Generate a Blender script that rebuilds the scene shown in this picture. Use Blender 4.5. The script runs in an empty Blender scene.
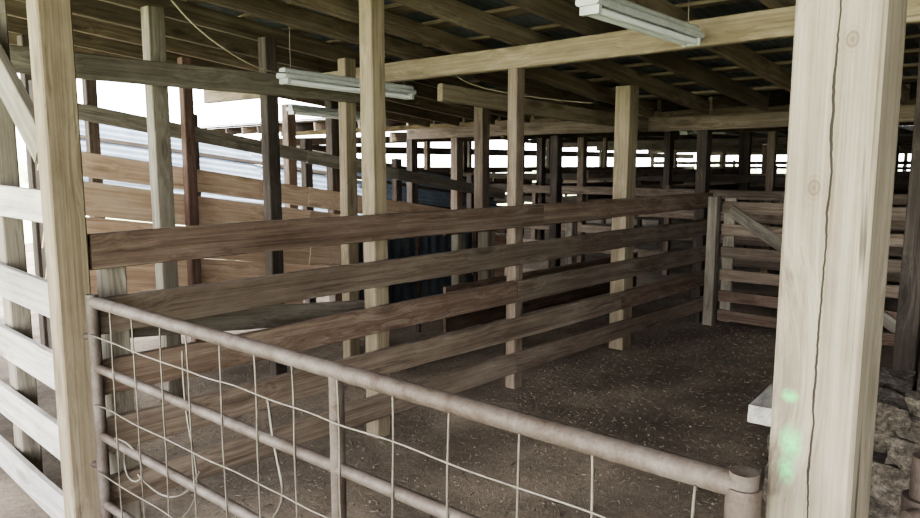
import bpy, bmesh, math, random
from mathutils import Vector, Matrix, noise
random.seed(7)
S=bpy.context.scene
COL=S.collection
# ---------------------------------------------------------------- materials
def new_mat(name):
    m=bpy.data.materials.new(name); m.use_nodes=True
    nt=m.node_tree; nt.nodes.clear()
    out=nt.nodes.new('ShaderNodeOutputMaterial'); b=nt.nodes.new('ShaderNodeBsdfPrincipled')
    nt.links.new(b.outputs[0],out.inputs[0])
    return m,nt,b
def N(nt,t,**kw):
    n=nt.nodes.new(t)
    for k,v in kw.items(): setattr(n,k,v)
    return n
def setin(nt,sock,v):
    if isinstance(v,bpy.types.NodeSocket): nt.links.new(v,sock)
    else: sock.default_value=v
def math_(nt,op,a,b=None,c=None,clamp=False):
    n=N(nt,'ShaderNodeMath',operation=op); n.use_clamp=clamp
    setin(nt,n.inputs[0],a)
    if b is not None: setin(nt,n.inputs[1],b)
    if c is not None: setin(nt,n.inputs[2],c)
    return n.outputs[0]
def noise_(nt,vec,scale,sc3,detail=5,rough=.6,dist=0):
    mp=N(nt,'ShaderNodeMapping'); nt.links.new(vec,mp.inputs[0]); mp.inputs['Scale'].default_value=sc3
    n=N(nt,'ShaderNodeTexNoise'); nt.links.new(mp.outputs[0],n.inputs['Vector'])
    n.inputs['Scale'].default_value=scale; n.inputs['Detail'].default_value=detail
    n.inputs['Roughness'].default_value=rough; n.inputs['Distortion'].default_value=dist
    return n.outputs['Fac']
def ramp_(nt,fac,stops):
    r=N(nt,'ShaderNodeValToRGB'); nt.links.new(fac,r.inputs[0]); cr=r.color_ramp
    while len(cr.elements)<len(stops): cr.elements.new(.5)
    for e,(p,c) in zip(cr.elements,stops):
        e.position=p; e.color=(*c,1) if len(c)==3 else c
    return r.outputs[0]
def mix_(nt,fac,a,b,mode='MIX'):
    n=N(nt,'ShaderNodeMix',data_type='RGBA',blend_type=mode)
    setin(nt,n.inputs[0],fac)
    for s,v in ((n.inputs[6],a),(n.inputs[7],b)):
        if isinstance(v,bpy.types.NodeSocket): nt.links.new(v,s)
        else: s.default_value=(*v,1) if len(v)==3 else v
    return n.outputs[2]
def maprange(nt,v,a,b,c,d):
    n=N(nt,'ShaderNodeMapRange'); setin(nt,n.inputs[0],v)
    for i,x in enumerate((a,b,c,d)): n.inputs[i+1].default_value=x
    return n.outputs[0]
def desat(c,s=.82):
    l=.3*c[0]+.6*c[1]+.1*c[2]
    return tuple(l+(x-l)*s for x in c)

def wood(name,dark,mid,light,var=(.75,1.2),knot=1.0,crack=.5,bump=.35,extra=None,sat=.97):
    dark,mid,light=desat(dark,sat),desat(mid,sat),desat(light,sat)
    m,nt,b=new_mat(name)
    tc=N(nt,'ShaderNodeTexCoord'); oi=N(nt,'ShaderNodeObjectInfo')
    obj=tc.outputs['Object']
    off=math_(nt,'MULTIPLY',oi.outputs['Random'],53.0)
    cmb=N(nt,'ShaderNodeCombineXYZ'); 
    for i in range(3): nt.links.new(off,cmb.inputs[i])
    add=N(nt,'ShaderNodeVectorMath',operation='ADD'); nt.links.new(obj,add.inputs[0]); nt.links.new(cmb.outputs[0],add.inputs[1])
    v=add.outputs[0]
    mp=N(nt,'ShaderNodeMapping'); nt.links.new(v,mp.inputs[0]); mp.inputs['Scale'].default_value=(2.0,6.5,6.5)
    vo=N(nt,'ShaderNodeTexVoronoi'); nt.links.new(mp.outputs[0],vo.inputs['Vector']); vo.inputs['Scale'].default_value=1
    kd=vo.outputs['Distance']
    km=maprange(nt,kd,.08,.24,1,0); km=math_(nt,'MULTIPLY',km,knot,clamp=True)
    warp=N(nt,'ShaderNodeCombineXYZ'); w=maprange(nt,kd,0,.5,.05,0)
    nt.links.new(w,warp.inputs[1]); nt.links.new(w,warp.inputs[2])
    ad2=N(nt,'ShaderNodeVectorMath',operation='ADD'); nt.links.new(v,ad2.inputs[0]); nt.links.new(warp.outputs[0],ad2.inputs[1])
    g=noise_(nt,ad2.outputs[0],1,(.55,34,34),4,.65,.12)
    gf=noise_(nt,ad2.outputs[0],1,(2.0,150,150),3,.7,0)
    bl=noise_(nt,v,1,(1.8,5,5),6,.7,.2)
    f=math_(nt,'ADD',math_(nt,'MULTIPLY',g,.40),math_(nt,'ADD',math_(nt,'MULTIPLY',gf,.25),math_(nt,'MULTIPLY',bl,.35)))
    col=ramp_(nt,f,[(.38,dark),(.50,mid),(.62,light)])
    col=mix_(nt,math_(nt,'MULTIPLY',km,.6),col,tuple(x*.7 for x in dark))
    ck=noise_(nt,v,1,(1.1,34,34),3,.5,.1)
    ckm=math_(nt,'MULTIPLY',maprange(nt,ck,.66,.71,0,1),crack,clamp=True)
    col=mix_(nt,ckm,col,tuple(x*.35 for x in dark))
    rnd=maprange(nt,oi.outputs['Random'],0,1,var[0],var[1])
    rc=N(nt,'ShaderNodeCombineXYZ')
    for i in range(3): nt.links.new(rnd,rc.inputs[i])
    col=mix_(nt,1.0,col,rc.outputs[0],'MULTIPLY')
    hh=math_(nt,'SUBTRACT',math_(nt,'ADD',math_(nt,'MULTIPLY',g,.5),math_(nt,'MULTIPLY',gf,.4)),math_(nt,'MULTIPLY',ckm,.8))
    if extra: col,hh=extra(nt,obj,col,hh)
    bp=N(nt,'ShaderNodeBump'); bp.inputs['Strength'].default_value=bump; bp.inputs['Distance'].default_value=.006
    nt.links.new(hh,bp.inputs['Height']); nt.links.new(bp.outputs[0],b.inputs['Normal'])
    nt.links.new(col,b.inputs['Base Color']); b.inputs['Roughness'].default_value=.85
    b.inputs['Specular IOR Level'].default_value=.25
    return m

M_rail =wood('weathered_rail',(.072,.052,.039),(.145,.113,.088),(.228,.190,.154))
M_rail2=wood('stained_rail',(.057,.037,.027),(.120,.084,.064),(.205,.163,.132),crack=.7)
M_grey =wood('grey_board',(.085,.073,.058),(.165,.147,.120),(.26,.238,.20))
M_pine =wood('pine_post',(.115,.090,.060),(.198,.162,.113),(.28,.240,.174),var=(.85,1.1))
M_tan  =wood('tan_board',(.36,.25,.17),(.52,.38,.27),(.66,.53,.41),var=(.85,1.1))  # tan lightened to stand in for sunlight on the chute boards
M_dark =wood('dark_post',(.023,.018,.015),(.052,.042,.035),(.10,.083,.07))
M_red  =wood('brown_post',(.05,.028,.022),(.10,.062,.05),(.17,.12,.098))
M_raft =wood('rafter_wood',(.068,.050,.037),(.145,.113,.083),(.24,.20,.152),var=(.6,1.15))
M_slat =wood('pale_slat',(.20,.19,.175),(.34,.325,.305),(.46,.45,.43))

PB,PT=0.0,2.66
mc=(PB+PT)/2
def near_extra(nt,obj,col,hh):
    sp=N(nt,'ShaderNodeSeparateXYZ'); nt.links.new(obj,sp.inputs[0])
    wob=noise_(nt,obj,1,(2.2,0,0),3,.6); wob2=noise_(nt,obj,1,(30,0,0),2,.6)
    c=math_(nt,'ADD',math_(nt,'MULTIPLY',math_(nt,'SUBTRACT',wob,.5),.05),math_(nt,'MULTIPLY',math_(nt,'SUBTRACT',wob2,.5),.006))
    d=math_(nt,'ABSOLUTE',math_(nt,'SUBTRACT',sp.outputs[2],c))
    wid=math_(nt,'MULTIPLY',noise_(nt,obj,1,(4.5,0,0),3,.6),.0062)
    k=math_(nt,'LESS_THAN',d,math_(nt,'SUBTRACT',wid,.0012))
    col=mix_(nt,math_(nt,'MULTIPLY',k,.93),col,(.015,.011,.009))
    hh=math_(nt,'SUBTRACT',hh,k)
    for (kx,kz,kr) in ((1.93-mc,.006,.019),(1.80-mc,-.022,.013),(1.56-mc,.022,.014),(2.02-mc,-.004,.009)):
        a=math_(nt,'MULTIPLY',math_(nt,'SUBTRACT',sp.outputs[0],kx),.75)
        e=math_(nt,'SUBTRACT',sp.outputs[2],kz)
        r=math_(nt,'SQRT',math_(nt,'ADD',math_(nt,'POWER',a,2.0),math_(nt,'POWER',e,2.0)))
        q=maprange(nt,r,kr*.6,kr*1.2,.6,0)
        rg=math_(nt,'MULTIPLY',math_(nt,'SINE',math_(nt,'MULTIPLY',r,900)),maprange(nt,r,kr,kr*2.2,.22,0))
        q=math_(nt,'ADD',q,rg,clamp=True)
        col=mix_(nt,q,col,(.11,.085,.062))
    tot=None
    for (lx,lz,rx,rz) in GREEN:
        a=math_(nt,'DIVIDE',math_(nt,'SUBTRACT',sp.outputs[0],lx),rx)
        e=math_(nt,'DIVIDE',math_(nt,'SUBTRACT',sp.outputs[2],lz),rz)
        r=math_(nt,'SQRT',math_(nt,'ADD',math_(nt,'POWER',a,2.0),math_(nt,'POWER',e,2.0)))
        q=maprange(nt,r,.2,1.0,.85,0)
        tot=q if tot is None else math_(nt,'MAXIMUM',tot,q)
    spr=noise_(nt,obj,1,(90,90,90),4,.7)
    tot=math_(nt,'MULTIPLY',tot,maprange(nt,spr,.35,.6,.3,1),clamp=True)
    col=mix_(nt,tot,col,(.10,.55,.19))
    return col,hh
GREEN=[(1.19-mc,.040,.016,.018),(1.105-mc,.034,.04,.024),(1.055-mc,.038,.035,.018)]
M_near=wood('near_post_wood',(.105,.086,.066),(.188,.162,.130),(.272,.243,.20),var=(1,1.02),knot=.8,crack=.8,bump=.6,extra=near_extra)

def metal(name,c1,c2,scale=6,rough=.55,met=.3,bump=.2):
    m,nt,b=new_mat(name)
    tc=N(nt,'ShaderNodeTexCoord')
    n=noise_(nt,tc.outputs['Object'],scale,(1,1,1),6,.65,.3)
    n2=noise_(nt,tc.outputs['Object'],scale*12,(1,1,1),4,.7)
    f=math_(nt,'ADD',math_(nt,'MULTIPLY',n,.7),math_(nt,'MULTIPLY',n2,.3))
    col=ramp_(nt,f,[(.38,c1),(.62,c2)]); nt.links.new(col,b.inputs['Base Color'])
    b.inputs['Metallic'].default_value=met; b.inputs['Roughness'].default_value=rough
    bp=N(nt,'ShaderNodeBump'); bp.inputs['Strength'].default_value=bump; bp.inputs['Distance'].default_value=.003
    nt.links.new(n2,bp.inputs['Height']); nt.links.new(bp.outputs[0],b.inputs['Normal'])
    return m
M_pipe=metal('rusty_pipe',(.050,.033,.025),(.118,.100,.090),11,.65,.15)
M_wire=metal('galvanised_wire',(.10,.085,.072),(.19,.17,.15),20,.45,.5)
M_galv=metal('corrugated_galvanised',(.085,.11,.145),(.15,.185,.235),3,.55,.1)
M_dkmet=metal('dark_sheet_metal',(.035,.045,.055),(.10,.12,.14),3,.5,.3)
M_roof=metal('roof_metal',(.08,.09,.10),(.17,.19,.21),1.5,.6,.3)
M_rust=metal('rusted_iron',(.045,.032,.027),(.11,.085,.075),9,.7,.3,.5)
M_white=metal('white_enamel',(.32,.34,.34),(.46,.48,.48),4,.4,0,.05)
M_tube=metal('fluorescent_glass',(.70,.74,.77),(.78,.82,.84),4,.2,0,0)
M_cable=metal('cable_rubber',(.20,.17,.12),(.30,.26,.2),9,.6,0,.05)
M_wall=metal('added_wall_metal',(.09,.09,.09),(.17,.17,.165),1,.6,.2)
M_stone,nt,b=new_mat('rough_concrete')
tc=N(nt,'ShaderNodeTexCoord'); o=tc.outputs['Object']
c=noise_(nt,o,14,(1,1,1.6),8,.75,.5); d=noise_(nt,o,70,(1,1,1),5,.75)
f=math_(nt,'ADD',math_(nt,'MULTIPLY',c,.6),math_(nt,'MULTIPLY',d,.4))
nt.links.new(ramp_(nt,f,[(.40,(.020,.015,.012)),(.5,(.075,.060,.048)),(.61,(.19,.165,.138))]),b.inputs['Base Color'])
bp=N(nt,'ShaderNodeBump'); bp.inputs['Strength'].default_value=1; bp.inputs['Distance'].default_value=.05
nt.links.new(f,bp.inputs['Height']); nt.links.new(bp.outputs[0],b.inputs['Normal']); b.inputs['Roughness'].default_value=.95

M_dirt,nt,b=new_mat('manure_dirt')
tc=N(nt,'ShaderNodeTexCoord'); o=tc.outputs['Object']
a=noise_(nt,o,1.1,(1,1,1),5,.6,.4); c=noise_(nt,o,30,(1,1,1),6,.75); d=noise_(nt,o,120,(1,1,1),3,.7)
f=math_(nt,'ADD',math_(nt,'MULTIPLY',a,.55),math_(nt,'ADD',math_(nt,'MULTIPLY',c,.29),math_(nt,'MULTIPLY',d,.16)))
col=ramp_(nt,f,[(.40,(.085,.065,.048)),(.5,(.165,.131,.100)),(.60,(.27,.222,.172))])
nt.links.new(col,b.inputs['Base Color']); b.inputs['Roughness'].default_value=.95
bp=N(nt,'ShaderNodeBump'); bp.inputs['Strength'].default_value=.6; bp.inputs['Distance'].default_value=.02
nt.links.new(math_(nt,'ADD',c,math_(nt,'MULTIPLY',d,.5)),bp.inputs['Height']); nt.links.new(bp.outputs[0],b.inputs['Normal'])
M_straw,nt,b=new_mat('straw_bits')
g=N(nt,'ShaderNodeNewGeometry')
col=ramp_(nt,g.outputs['Random Per Island'],[(0,(.085,.066,.05)),(.8,(.155,.124,.094)),(1,(.23,.188,.138))])
nt.links.new(col,b.inputs['Base Color']); b.inputs['Roughness'].default_value=.9
M_grass,nt,b=new_mat('dry_grass')
tc=N(nt,'ShaderNodeTexCoord'); a=noise_(nt,tc.outputs['Object'],.6,(1,1,1),6,.7)
col=ramp_(nt,a,[(.35,(.34,.42,.22)),(.6,(.54,.57,.40))]); nt.links.new(col,b.inputs['Base Color']); b.inputs['Roughness'].default_value=1
M_leaf,nt,b=new_mat('foliage')
tc=N(nt,'ShaderNodeTexCoord'); a=noise_(nt,tc.outputs['Object'],3,(1,1,1),6,.7)
col=ramp_(nt,a,[(.35,(.30,.38,.22)),(.65,(.52,.60,.42))]); nt.links.new(col,b.inputs['Base Color']); b.inputs['Roughness'].default_value=1

# ---------------------------------------------------------------- geometry helpers
def empty(name,loc=(0,0,0)):
    e=bpy.data.objects.new(name,None); COL.objects.link(e); e.empty_display_size=.1
    return e
def board(name,p0,p1,w,h,mat,parent=None,up=(0,0,1),jit=.003,cham=.004):
    p0=Vector(p0); p1=Vector(p1); L=(p1-p0).length
    x=(p1-p0).normalized(); u=Vector(up); y=u.cross(x).normalized(); z=x.cross(y)
    n=max(3,int(L/.35)); bm=bmesh.new(); rings=[]
    sd=random.uniform(0,100)
    c=min(cham,w*.3,h*.3)
    prof=[(-w/2+c,-h/2),(w/2-c,-h/2),(w/2,-h/2+c),(w/2,h/2-c),(w/2-c,h/2),(-w/2+c,h/2),(-w/2,h/2-c),(-w/2,-h/2+c)]
    for i in range(n+1):
        t=-L/2+L*i/n
        oy=noise.noise(Vector((t*.7,sd,0)))*jit*1.6; oz=noise.noise(Vector((t*.7,sd,9)))*jit*2
        r=[]
        for k,(a,b_) in enumerate(prof):
            j=noise.noise(Vector((t*2,sd+a*9,b_*9)))*jit
            ex=0
            if i in(0,n): ex=random.uniform(-.003,.003)
            r.append(bm.verts.new((t+ex,a+oy+j*.3,b_+oz+j)))
        rings.append(r)
    for i in range(n):
        for k in range(8):
            bm.faces.new((rings[i][k],rings[i][(k+1)%8],rings[i+1][(k+1)%8],rings[i+1][k]))
    bm.faces.new(rings[0][::-1]); bm.faces.new(rings[-1])
    bmesh.ops.recalc_face_normals(bm,faces=bm.faces)
    me=bpy.data.meshes.new(name); bm.to_mesh(me); bm.free(); me.materials.append(mat)
    o=bpy.data.objects.new(name,me); COL.objects.link(o)
    m=Matrix((x,y,z)).transposed().to_4x4(); m.translation=(p0+p1)/2
    o.matrix_world=m
    if parent: o.parent=parent
    return o
def post(x,y,z1,sx,sy,mat,name='support_post',z0=-.03,parent=None,lean=(0,0)):
    return board(name,(x,y,z0),(x+lean[0],y+lean[1],z1),sx,sy,mat,parent,up=(0,1,0),cham=.006)
def tube(name,pts,r,mat,parent=None,smooth=False,res=5):
    cu=bpy.data.curves.new(name,'CURVE'); cu.dimensions='3D'; cu.bevel_depth=r; cu.bevel_resolution=res; cu.use_fill_caps=True
    if smooth:
        s=cu.splines.new('NURBS'); s.points.add(len(pts)-1); s.order_u=4; s.use_endpoint_u=True; cu.resolution_u=8
    else:
        s=cu.splines.new('POLY'); s.points.add(len(pts)-1)
    for p,q in zip(s.points,pts): p.co=(*q,1)
    cu.materials.append(mat)
    o=bpy.data.objects.new(name,cu); COL.objects.link(o)
    if parent: o.parent=parent
    return o
def corr(name,origin,du,dv,L,H,pitch,amp,mat,parent=None,sag=0):
    du=Vector(du).normalized(); dv=Vector(dv).normalized(); nn=du.cross(dv).normalized()
    nu=max(4,int(L/pitch*6)); bm=bmesh.new(); g=[]
    for j in range(4):
        row=[]
        for i in range(nu+1):
            u=L*i/nu; v=H*j/3
            p=Vector(origin)+du*u+dv*v+nn*(amp*math.sin(u/pitch*2*math.pi)+sag*math.sin(v*2+u))
            row.append(bm.verts.new(p))
        g.append(row)
    for j in range(3):
        for i in range(nu): bm.faces.new((g[j][i],g[j][i+1],g[j+1][i+1],g[j+1][i]))
    me=bpy.data.meshes.new(name); bm.to_mesh(me); bm.free(); me.materials.append(mat)
    for p in me.polygons: p.use_smooth=True
    o=bpy.data.objects.new(name,me); COL.objects.link(o)
    if parent: o.parent=parent
    return o

def zr(x):   # rafter underside
    if x<=7: return 2.42+.104*(3.85-x)
    if x<=13: return 2.13+(x-7)*.10
    if x<=20: return 2.73-(x-13)*.06
    return 2.31-(x-20)*.012

# ---------------------------------------------------------------- ground
def gz(x,y):
    return .03*noise.noise(Vector((x*.9,y*.9,0)))+.018*noise.noise(Vector((x*4,y*4,3)))-.015
bm=bmesh.new()
bmesh.ops.create_grid(bm,x_segments=300,y_segments=180,size=.5)
for v in bm.verts:
    v.co.x=v.co.x*36+16; v.co.y=v.co.y*24+4.5
    v.co.z=gz(v.co.x,v.co.y)
me=bpy.data.meshes.new('floor'); bm.to_mesh(me); bm.free(); me.materials.append(M_dirt)
for p in me.polygons: p.use_smooth=True
fl=bpy.data.objects.new('floor',me); COL.objects.link(fl)
bm=bmesh.new(); bmesh.ops.create_grid(bm,x_segments=40,y_segments=40,size=90)
for v in bm.verts: v.co.z=-.07
me=bpy.data.meshes.new('pasture_ground'); bm.to_mesh(me); bm.free(); me.materials.append(M_grass)
o=bpy.data.objects.new('pasture_ground',me); COL.objects.link(o)
bm=bmesh.new()
for i in range(12000):
    x=random.uniform(1.5,8.5); y=random.uniform(-.5,4.2)
    if random.random()<.15: y=random.uniform(3.4,6); x=random.uniform(1.3,7)
    z=gz(x,y)
    a=random.uniform(0,6.28)
    if random.random()<.4: L,W,Hh=random.uniform(.01,.035),random.uniform(.0015,.003),.003
    else: L,W,Hh=random.uniform(.004,.012),random.uniform(.003,.009),random.uniform(.003,.008)
    d=Vector((math.cos(a),math.sin(a),random.uniform(-.15,.25))); e=Vector((-math.sin(a),math.cos(a),0))
    c=Vector((x,y,z+.004))
    vs=[bm.verts.new(c-d*L-e*W*.6),bm.verts.new(c-d*L*.6+e*W),bm.verts.new(c+d*L+e*W*.5),bm.verts.new(c+d*L*.8-e*W),bm.verts.new(c+Vector((0,0,Hh)))]
    for k in range(4): bm.faces.new((vs[k],vs[(k+1)%4],vs[4]))
me=bpy.data.meshes.new('straw_litter'); bm.to_mesh(me); bm.free(); me.materials.append(M_straw)
o=bpy.data.objects.new('straw_litter',me); COL.objects.link(o)

# ---------------------------------------------------------------- roof
ceil=empty('ceiling')
YA,YB,YC=-6.0,7.6,15.5
def plane_sheet(name,x0,x1,dz,mat,yb):
    z0=zr(x0+1e-4)+dz; z1=zr(x1-1e-4)+dz
    return corr(name,(x0,YA,z0),(0,1,0),(x1-x0,0,z1-z0),yb-YA,math.hypot(x1-x0,z1-z0),.076,.009,mat,ceil)
X0=-2.2  # roof carried on behind the camera, out of view, to cut front light
plane_sheet('roof_sheet_front',X0,7.05,.19,M_roof,YB)
plane_sheet('roof_sheet_mid',7.05,13,.19,M_roof,YC)
plane_sheet('roof_sheet_back',13,20,.19,M_roof,YC)
plane_sheet('roof_sheet_far',20.01,33,.19,M_roof,YC)
corr('added_wall_right',(X0,YA-.05,-.05),(1,0,0),(0,0,1),34.5,2.9,.076,.009,M_wall)  # unseen wall added to block light from the right and make it directional
y=YA+.2
i=0
while y<YC:
    jy=random.uniform(-.04,.04)
    if y<YB:
        board('rafter',(X0,y+jy,zr(X0)+.065),(7.0,y+jy+random.uniform(-.03,.03),zr(7)+.065),.045,.13,M_raft,ceil)
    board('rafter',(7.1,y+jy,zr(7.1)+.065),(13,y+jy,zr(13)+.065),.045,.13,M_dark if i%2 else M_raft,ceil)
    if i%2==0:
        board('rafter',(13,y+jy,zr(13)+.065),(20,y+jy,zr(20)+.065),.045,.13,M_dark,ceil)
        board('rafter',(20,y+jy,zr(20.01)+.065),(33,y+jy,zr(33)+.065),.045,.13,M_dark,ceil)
    y+=.56; i+=1
x=-2.1
while x<20:
    if x<7: w,mt=random.choice([.09,.09,.19]),M_raft
    else: w,mt=.09,M_dark
    board('purlin',(x,YA,zr(x)+.155),(x,YB if x<7 else YC,zr(x)+.155),w,.025,mt,ceil,jit=.002)
    x+=.42 if x<7 else 1.1
def beam(p0,p1,w,h,mat): return board('roof_beam',p0,p1,w,h,mat,None,jit=.005,cham=.006)
BX=3.98
beam((BX,-5.9,2.325),(BX,7.5,2.325),.07,.15,M_pine)
beam((7.0,-5.9,2.01),(7.0,7.5,2.01),.09,.14,M_raft)
beam((1.9,-5.5,2.62),(.62,7.0,2.62),.04,.16,M_raft)
beam((.92,4.62,2.18),(3.9,4.62,2.16),.045,.15,M_grey)
beam((3.86,3.80,2.12),(6.94,3.80,2.00),.05,.13,M_pine)
for yy in (3.3,.8,5.9,8.0,11.5): beam((7.1,yy,1.99),(13,yy,2.2),.05,.14,M_raft)
for xx in (10,13,16.5,20.2,24,28,32.8):
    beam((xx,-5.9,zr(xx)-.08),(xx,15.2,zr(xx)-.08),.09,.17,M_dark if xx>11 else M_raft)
beam((7.1,15.3,1.99),(32.5,15.3,1.95),.05,.2,M_dark)
# ---------------------------------------------------------------- posts
post(1.035,3.155,2.72,.125,.125,M_pine)
board('support_post',(1.38,.376,PB),(1.38,.376,PT),.14,.14,M_near,None,up=(0,1,0),cham=.007,jit=.002)
post(1.07,4.02,2.6,.09,.12,M_grey)
post(2.70,3.19,zr(2.7),.10,.11,M_pine)
post(BX,3.18,2.25,.09,.085,M_rail)
post(5.50,3.20,zr(5.5),.15,.14,M_pine)
post(7.0,3.19,1.94,.11,.11,M_dark)
post(2.16,4.72,zr(2.16),.11,.11,M_grey)
post(3.05,6.10,zr(3),.09,.09,M_red)
post(3.0,4.72,zr(3.0),.10,.10,M_dark)
post(3.72,4.72,zr(3.72),.11,.10,M_pine)
post(BX,4.72,2.25,.06,.09,M_dark)
post(5.7,5.0,zr(5.7),.12,.12,M_rail)
post(7.3,5.2,1.94,.11,.11,M_dark)
post(2.7,7.3,zr(2.7),.1,.1,M_dark)
post(4.6,.85,zr(4.6),.11,.11,M_dark)
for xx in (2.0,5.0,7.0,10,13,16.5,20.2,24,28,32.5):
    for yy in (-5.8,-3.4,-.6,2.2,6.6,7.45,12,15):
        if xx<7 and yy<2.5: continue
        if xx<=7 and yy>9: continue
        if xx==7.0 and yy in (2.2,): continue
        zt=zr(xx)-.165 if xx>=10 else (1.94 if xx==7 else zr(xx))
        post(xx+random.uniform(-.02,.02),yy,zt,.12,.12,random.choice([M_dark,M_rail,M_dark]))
for xx in (10,13,16.5,20.2,24,28):
    for yy in (.8,3.6,5.1,10.2):
        post(xx,yy,zr(xx)-.165,.1,.1,random.choice([M_dark,M_rail]))

# ---------------------------------------------------------------- main pen fence
pf=empty('pen_fence')
tops=[1.317,1.05,.785,.527,.268]
for k,zt in enumerate(tops):
    j=random.uniform(-.01,.01)
    h=.15 if k!=4 else .14
    xm=[4.2,5.3,3.9,5.3,3.9][k]
    board('rail',(1.11,3.11,zt-h/2),(xm,3.11,zt-h/2+j*.3),.04,h,[M_rail2,M_rail,M_rail2,M_rail,M_rail][k],pf,jit=.005)
    board('rail',(xm+.006,3.11,zt-h/2),(7.04,3.11,zt-h/2),.04,h,M_rail2 if k in(0,3) else M_rail,pf,jit=.005)
post(1.22,3.19,1.24,.09,.1,M_grey,'stub_post',parent=pf)
board('rail',(1.3,3.29,.88),(2.9,3.35,.70),.04,.12,M_grey,pf)

f2=empty('pen_fence')
for zt in (1.12,.84,.56,.28):
    board('rail',(4.35,4.24,zt-.06),(7.6,4.24,zt-.06+random.uniform(-.01,.01)),.035,.12,M_rail2,f2)
for xx in (4.6,5.0,6.35,7.4): post(xx,4.31,1.17,.1,.09,M_grey,'stub_post',parent=f2)

f3=empty('slat_fence')
for zt,h in ((1.50,.14),(1.12,.155),(.81,.155),(.49,.155),(.18,.15)):
    board('slat',(1.0,3.235,zt-h/2),(1.0,6.8,zt-h/2+.02),.03,h,M_slat,f3,jit=.006)
post(1.06,5.4,1.6,.08,.1,M_grey,'stub_post',parent=f3)
post(1.06,6.7,1.6,.08,.1,M_grey,'stub_post',parent=f3)
board('knee_brace',(1.0,3.23,1.66),(1.0,4.3,2.46),.04,.15,M_grey,None,up=(0,-1,1))

g=empty('wooden_gate')
for zt in (1.24,1.02,.80,.58,.36,.17):
    board('slat',(6.90,2.92,zt-.055),(6.90,1.15,zt-.055),.025,.11,M_rail if zt>.5 else M_rail2,g)
for yy in (2.86,1.25): board('stile',(6.93,yy,.05),(6.93,yy,1.27),.03,.11,M_grey,g,up=(0,1,0))
board('brace',(6.875,2.84,1.16),(6.875,1.35,.22),.025,.11,M_grey,g)
post(6.95,3.03,1.28,.1,.1,M_grey,'gate_post')
post(6.95,1.05,1.9,.12,.12,M_dark,'gate_post')

# ---------------------------------------------------------------- loading chute to the left
ch=empty('loading_chute')
def chz(x): return 1.98-.155*(x-3.0)
rows=[(.02,.13,M_grey),(.40,.20,M_tan),(.64,.28,M_tan),(.93,.28,M_tan),(1.215,.28,M_tan),(1.5,.26,M_tan)]
for o0,h,mt in rows:
    x1=min(7.6,3.0+(1.98-o0-h-.02)/.155)
    if x1<2.4: continue
    xa=1.9
    while xa<x1-.2:
        xb=min(xa+1.25,x1)
        board('side_board',(xa,6.25,chz(xa)-o0-h/2),(xb-.008,6.25,chz(xb)-o0-h/2),.03,h,mt,ch,jit=.004)
        xa=xb
for xx in (1.95,3.2,4.45,5.7,7.0): post(xx,6.33,chz(xx)+.1,.09,.09,M_dark,'chute_post',parent=ch)
c2=empty('ramp_cover')
def wz(x): return 2.12-.13*(x-4.4)
tilt=Vector((0,-.72,-.69))
for xa,xb,dz in ((3.0,5.6,0),(5.5,8.2,-.04),(8.0,10.9,.0)):
    for m_ in range(3):
        h=.46
        dv=Vector((xb-xa,0,wz(xb)-wz(xa)))
        og=Vector((xa,9.6,wz(xa)+dz))+tilt*(.43*m_)+Vector((0,0,-.035*m_))
        corr('sheet',og,tilt,dv,h,dv.length,.115,.02,M_galv,c2)
for m_ in range(4):
    o1=tilt*(.43*m_)+Vector((0,-.03,-.035*m_-.01))
    board('batten',Vector((3.0,9.6,wz(3.0)))+o1,Vector((10.9,9.6,wz(10.9)))+o1,.05,.05,M_dark,c2)
for xx in (3.2,4.9,6.6,8.3,10.6):
    post(xx,9.66,wz(xx)+.05,.09,.09,M_dark,'cover_post',parent=c2)
    post(xx,8.76,wz(xx)-1.05,.09,.09,M_dark,'cover_post',parent=c2)

pn=empty('sheet_metal_panel')
corr('sheet',(3.85,4.95,.12),(1,0,0),(0,0,1),1.65,.95,.12,.008,M_dkmet,pn)
board('frame',(3.8,4.93,1.09),(5.55,4.93,1.09),.04,.05,M_rust,pn)
board('frame',(3.8,4.93,.60),(5.55,4.93,.60),.04,.05,M_rust,pn)
for xx in (3.82,4.7,5.52): board('frame',(xx,4.93,-.01),(xx,4.93,1.1),.04,.04,M_rust,pn,up=(0,1,0))

def cross_fence(X,y0,y1,tops,mat,name='cross_fence'):
    e=empty(name)
    for zt in tops: board('rail',(X,y0,zt-.06),(X,y1,zt-.06),.035,.12,mat,e)
    yy=y0+.1
    while yy<y1: post(X+.06,yy,max(tops)+.05,.08,.08,mat,'stub_post',parent=e); yy+=2.4
cross_fence(9.6,-5.5,2.2,(1.25,.95,.65,.35),M_rail)
cross_fence(9.6,2.4,7.8,(1.25,.95,.65,.35),M_rail)
cross_fence(12.7,-5.5,14.8,(1.4,1.15,.9,.65,.4),M_dark)
cross_fence(16.2,-5.5,14.8,(1.3,1.1,.9,.65,.4),M_dark)
cross_fence(19.9,-5.5,14.8,(1.35,1.1,.8,.4),M_rail)
cross_fence(23.7,-5.5,14.8,(1.2,.9,.65,.4),M_dark)
cross_fence(27.7,-5.5,14.8,(1.7,1.2,.8,.5),M_dark)
cross_fence(32.2,-5.5,14.8,(1.5,1.2,.9,.6),M_dark)
for yy,xa,xb in ((2.3,7.1,12.6),(6.5,10,16.1),(12.2,7.3,16),(.2,13,19.8),(9.6,13,19.8),(15.0,7.3,32)):
    e=empty('side_fence')
    for zt in (1.5,1.15,.8,.45): board('rail',(xa,yy,zt-.06),(xb,yy,zt-.06),.035,.13,M_rail,e)

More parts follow.
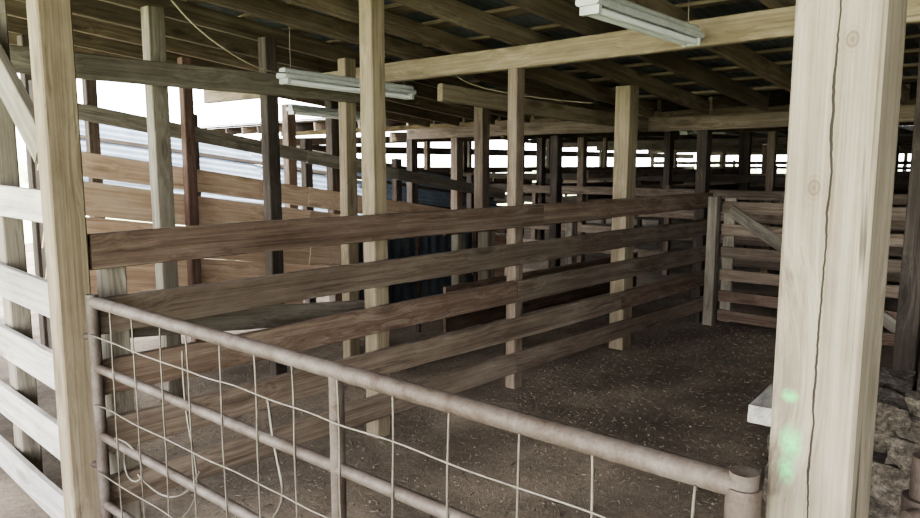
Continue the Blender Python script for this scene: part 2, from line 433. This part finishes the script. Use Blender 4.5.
# ---------------------------------------------------------------- pipe gate
pg=empty('pipe_gate')
A=Vector((1.085,3.055,0)); B=Vector((1.205,.45,0)); D=(B-A)
def gp(s,z): q=A+D*s; return (q.x,q.y,z)
tube('top_pipe',[gp(0,1.045),gp(1,1.045)],.024,M_pipe,pg)
for z in (.77,.48,.18): tube('bar',[gp(0,z),gp(1.0,z)],.018,M_pipe,pg)
tube('hinge_stile',[gp(0,.10),gp(0,1.075)],.024,M_pipe,pg)
tube('latch_stile',[gp(1,.10),gp(1,1.072)],.025,M_pipe,pg)
tube('mid_stile',[gp(.583,.17),gp(.583,1.035)],.021,M_pipe,pg)
tube('latch_sleeve',[gp(1.0,.975),gp(1.0,1.045)],.03,M_rust,pg)
for z in (.9,.35): tube('hinge_pin',[gp(0,z),(1.06,3.1,z)],.014,M_rust,pg)
s=.075
while s<.98:
    x0=random.uniform(-.012,.012)
    pts=[]
    for k in range(9):
        z=.18+(.85)*k/8; q=Vector(gp(s,z))+Vector((-.02,random.uniform(-.005,.005)+x0*(k/8),0)); pts.append(q)
    tube('wire',pts,.003,M_wire,pg,True,2)
    s+=.0745
for z in (.91,.625,.33):
    pts=[Vector(gp(t/20,z+random.uniform(-.008,.008)))+Vector((-.022,0,0)) for t in range(21)]
    tube('wire',pts,.003,M_wire,pg,True,2)
tube('bent_wire',[gp(.46,.90),gp(.465,.80),gp(.475,.70),gp(.49,.60),gp(.455,.50),gp(.44,.43),gp(.465,.38)],.0045,M_wire,pg,True,3)
tube('bent_wire',[gp(.05,.50),gp(.10,.52),gp(.15,.46),gp(.12,.34),gp(.07,.36),gp(.08,.46)],.004,M_wire,pg,True,3)
tube('bent_wire',[gp(.27,.96),gp(.265,.75),gp(.29,.62),gp(.30,.42),gp(.23,.30)],.0035,M_wire,pg,True,3)
tube('bent_wire',[gp(.12,.40),gp(.2,.33),gp(.26,.40),gp(.3,.55)],.0035,M_wire,pg,True,3)

lh=empty('gate_latch')
tube('upright_pipe',[(1.53,.235,-.02),(1.53,.235,1.06)],.026,M_rust,lh)
tube('collar',[(1.53,.235,.90),(1.53,.235,.98)],.038,M_rust,lh)
tube('arm',[(1.53,.235,1.02),(1.62,.02,1.02),(1.8,-.5,1.01)],.022,M_rust,lh)
tube('strap',[(1.46,.25,.96),(1.53,.20,.96),(1.60,.24,.965)],.014,M_rust,lh)
tube('chain',[(1.5,.20,.95),(1.49,.18,.83),(1.51,.17,.72),(1.52,.19,.64)],.01,M_rust,lh,True)
tube('lever',[(1.30,.455,1.0),(1.27,.46,1.015),(1.22,.47,1.01)],.008,M_rust,lh)

fb=empty('block_ledge')
def rock(name,c,sx,sy,sz,parent,mat,rough=1.0,rot=0):
    bm=bmesh.new(); bmesh.ops.create_cube(bm,size=1)
    bmesh.ops.subdivide_edges(bm,edges=bm.edges,cuts=17,use_grid_fill=True)
    for v in bm.verts:
        q=Vector((v.co.x*sx,v.co.y*sy,v.co.z*sz))
        w_=Vector(c)+q
        ce=noise.voronoi(w_*11)[0][0]; ce2=noise.noise(w_*45)
        q+=Vector((v.co.x,v.co.y,v.co.z)).normalized()*((ce-.35)*.05+ce2*.012)*rough
        v.co=q
    me=bpy.data.meshes.new(name); bm.to_mesh(me); bm.free(); me.materials.append(mat)
    o=bpy.data.objects.new(name,me); COL.objects.link(o); o.location=c; o.rotation_euler=(0,0,rot); o.parent=parent
for r in range(4):
    yy=.82
    first=.22 if r%2 else .42
    while yy>-.9:
        L=first; first=.42
        rock('block',(2.62+random.uniform(-.015,.015),yy-L/2,.085+r*.178),.5,L-.012,.172,fb,M_stone,.6)
        yy-=L
board('end_board',(2.31,.80,.79),(2.86,.86,.79),.12,.06,M_slat,fb)
yy=.70
while yy>-.8:
    L=random.uniform(.16,.28)
    zz=.735
    for q in range(3):
        hh=random.uniform(.045,.07)
        rock('slab',(2.60+random.uniform(-.06,.04),yy-L/2+random.uniform(-.02,.02),zz+hh/2),random.uniform(.36,.5),L*random.uniform(.85,1.0),hh,fb,M_stone,.8,random.uniform(-.2,.2))
        zz+=hh
    yy-=L
board('loose_board',(3.2,.62,.0),(3.9,.50,1.25),.03,.12,M_grey,None)

def fixture(x0,x1,y,z0,z1):
    e=empty('fluorescent_light')
    board('housing',(x0,y,z0),(x1,y,z1),.12,.035,M_white,e,jit=0,cham=.01)
    board('tray',(x0+.01,y,z0+.03),(x1-.01,y,z1+.03),.07,.04,M_white,e,jit=0,cham=.01)
    for dy in (-.03,.03):
        tube('tube',[(x0+.05,y+dy,z0-.038),(x1-.05,y+dy,z1-.038)],.016,M_tube,e)
    for xe,ze in ((x0+.03,z0),(x1-.03,z1)):
        board('lampholder',(xe-.012,y,ze-.035),(xe+.012,y,ze-.035),.10,.04,M_white,e,jit=0)
        xh=xe+.05*(1 if xe<(x0+x1)/2 else -1)
        tube('hanger',[(xh,y,ze+.04),(xh,y,zr(xh)+.15)],.003,M_wire,e)
fixture(2.78,3.84,1.83,2.31,2.29)
fixture(2.85,4.07,4.33,2.20,2.17)
fixture(4.3,5.5,6.4,2.16,2.12)
fixture(8.6,9.8,4.2,2.02,2.06)
tube('hanging_cable',[(2.0,4.3,2.68),(2.1,4.2,2.45),(2.35,4.1,2.25),(2.7,4.2,2.17),(3.0,4.35,2.24)],.005,M_cable,None,True)
tube('hanging_cable',[(4.3,4.1,2.36),(4.3,4.05,2.2),(4.6,3.6,2.12),(5.2,3.35,2.1)],.005,M_cable,None,True)

bm=bmesh.new()
for i in range(60):
    t=random.uniform(-60,60); 
    if i%2: c=Vector((76+random.uniform(-3,3),t,random.uniform(-1.2,.0)))
    else: c=Vector((t+20,74+random.uniform(-3,3),random.uniform(-1,.2)))
    r=bmesh.ops.create_icosphere(bm,subdivisions=3,radius=random.uniform(2,2.7),matrix=Matrix.Translation(c))
    for v in r['verts']:
        v.co+=(v.co-c)*.35*noise.noise(v.co*.9)
me=bpy.data.meshes.new('tree_line'); bm.to_mesh(me); bm.free(); me.materials.append(M_leaf)
o=bpy.data.objects.new('tree_line',me); COL.objects.link(o)

# ---------------------------------------------------------------- light
w=bpy.data.worlds.new('sky'); S.world=w; w.use_nodes=True; nt=w.node_tree; nt.nodes.clear()
out=nt.nodes.new('ShaderNodeOutputWorld'); bg=nt.nodes.new('ShaderNodeBackground')
bg.inputs[0].default_value=(.98,.98,.99,1); bg.inputs[1].default_value=8
nt.links.new(bg.outputs[0],out.inputs[0])
sl=bpy.data.lights.new('sun','SUN'); sl.energy=16; sl.angle=.05; sl.color=(1,.95,.84)
so=bpy.data.objects.new('sun',sl); COL.objects.link(so)
so.rotation_euler=Vector((-.35,-.35,1)).to_track_quat('Z','Y').to_euler(); so.location=(0,20,20)
# ---------------------------------------------------------------- camera
cd=bpy.data.cameras.new('camera'); cd.lens=720/920*36; cd.sensor_width=36; cd.clip_start=.05; cd.clip_end=300
co=bpy.data.objects.new('camera',cd); COL.objects.link(co); co.location=(0,0,1.6)
co.rotation_euler=(math.radians(90-7.517),0,math.radians(-47))
S.camera=co
S.view_settings.view_transform='AgX'; S.view_settings.exposure=0.65
try: S.view_settings.look='AgX - Medium High Contrast'
except Exception: pass
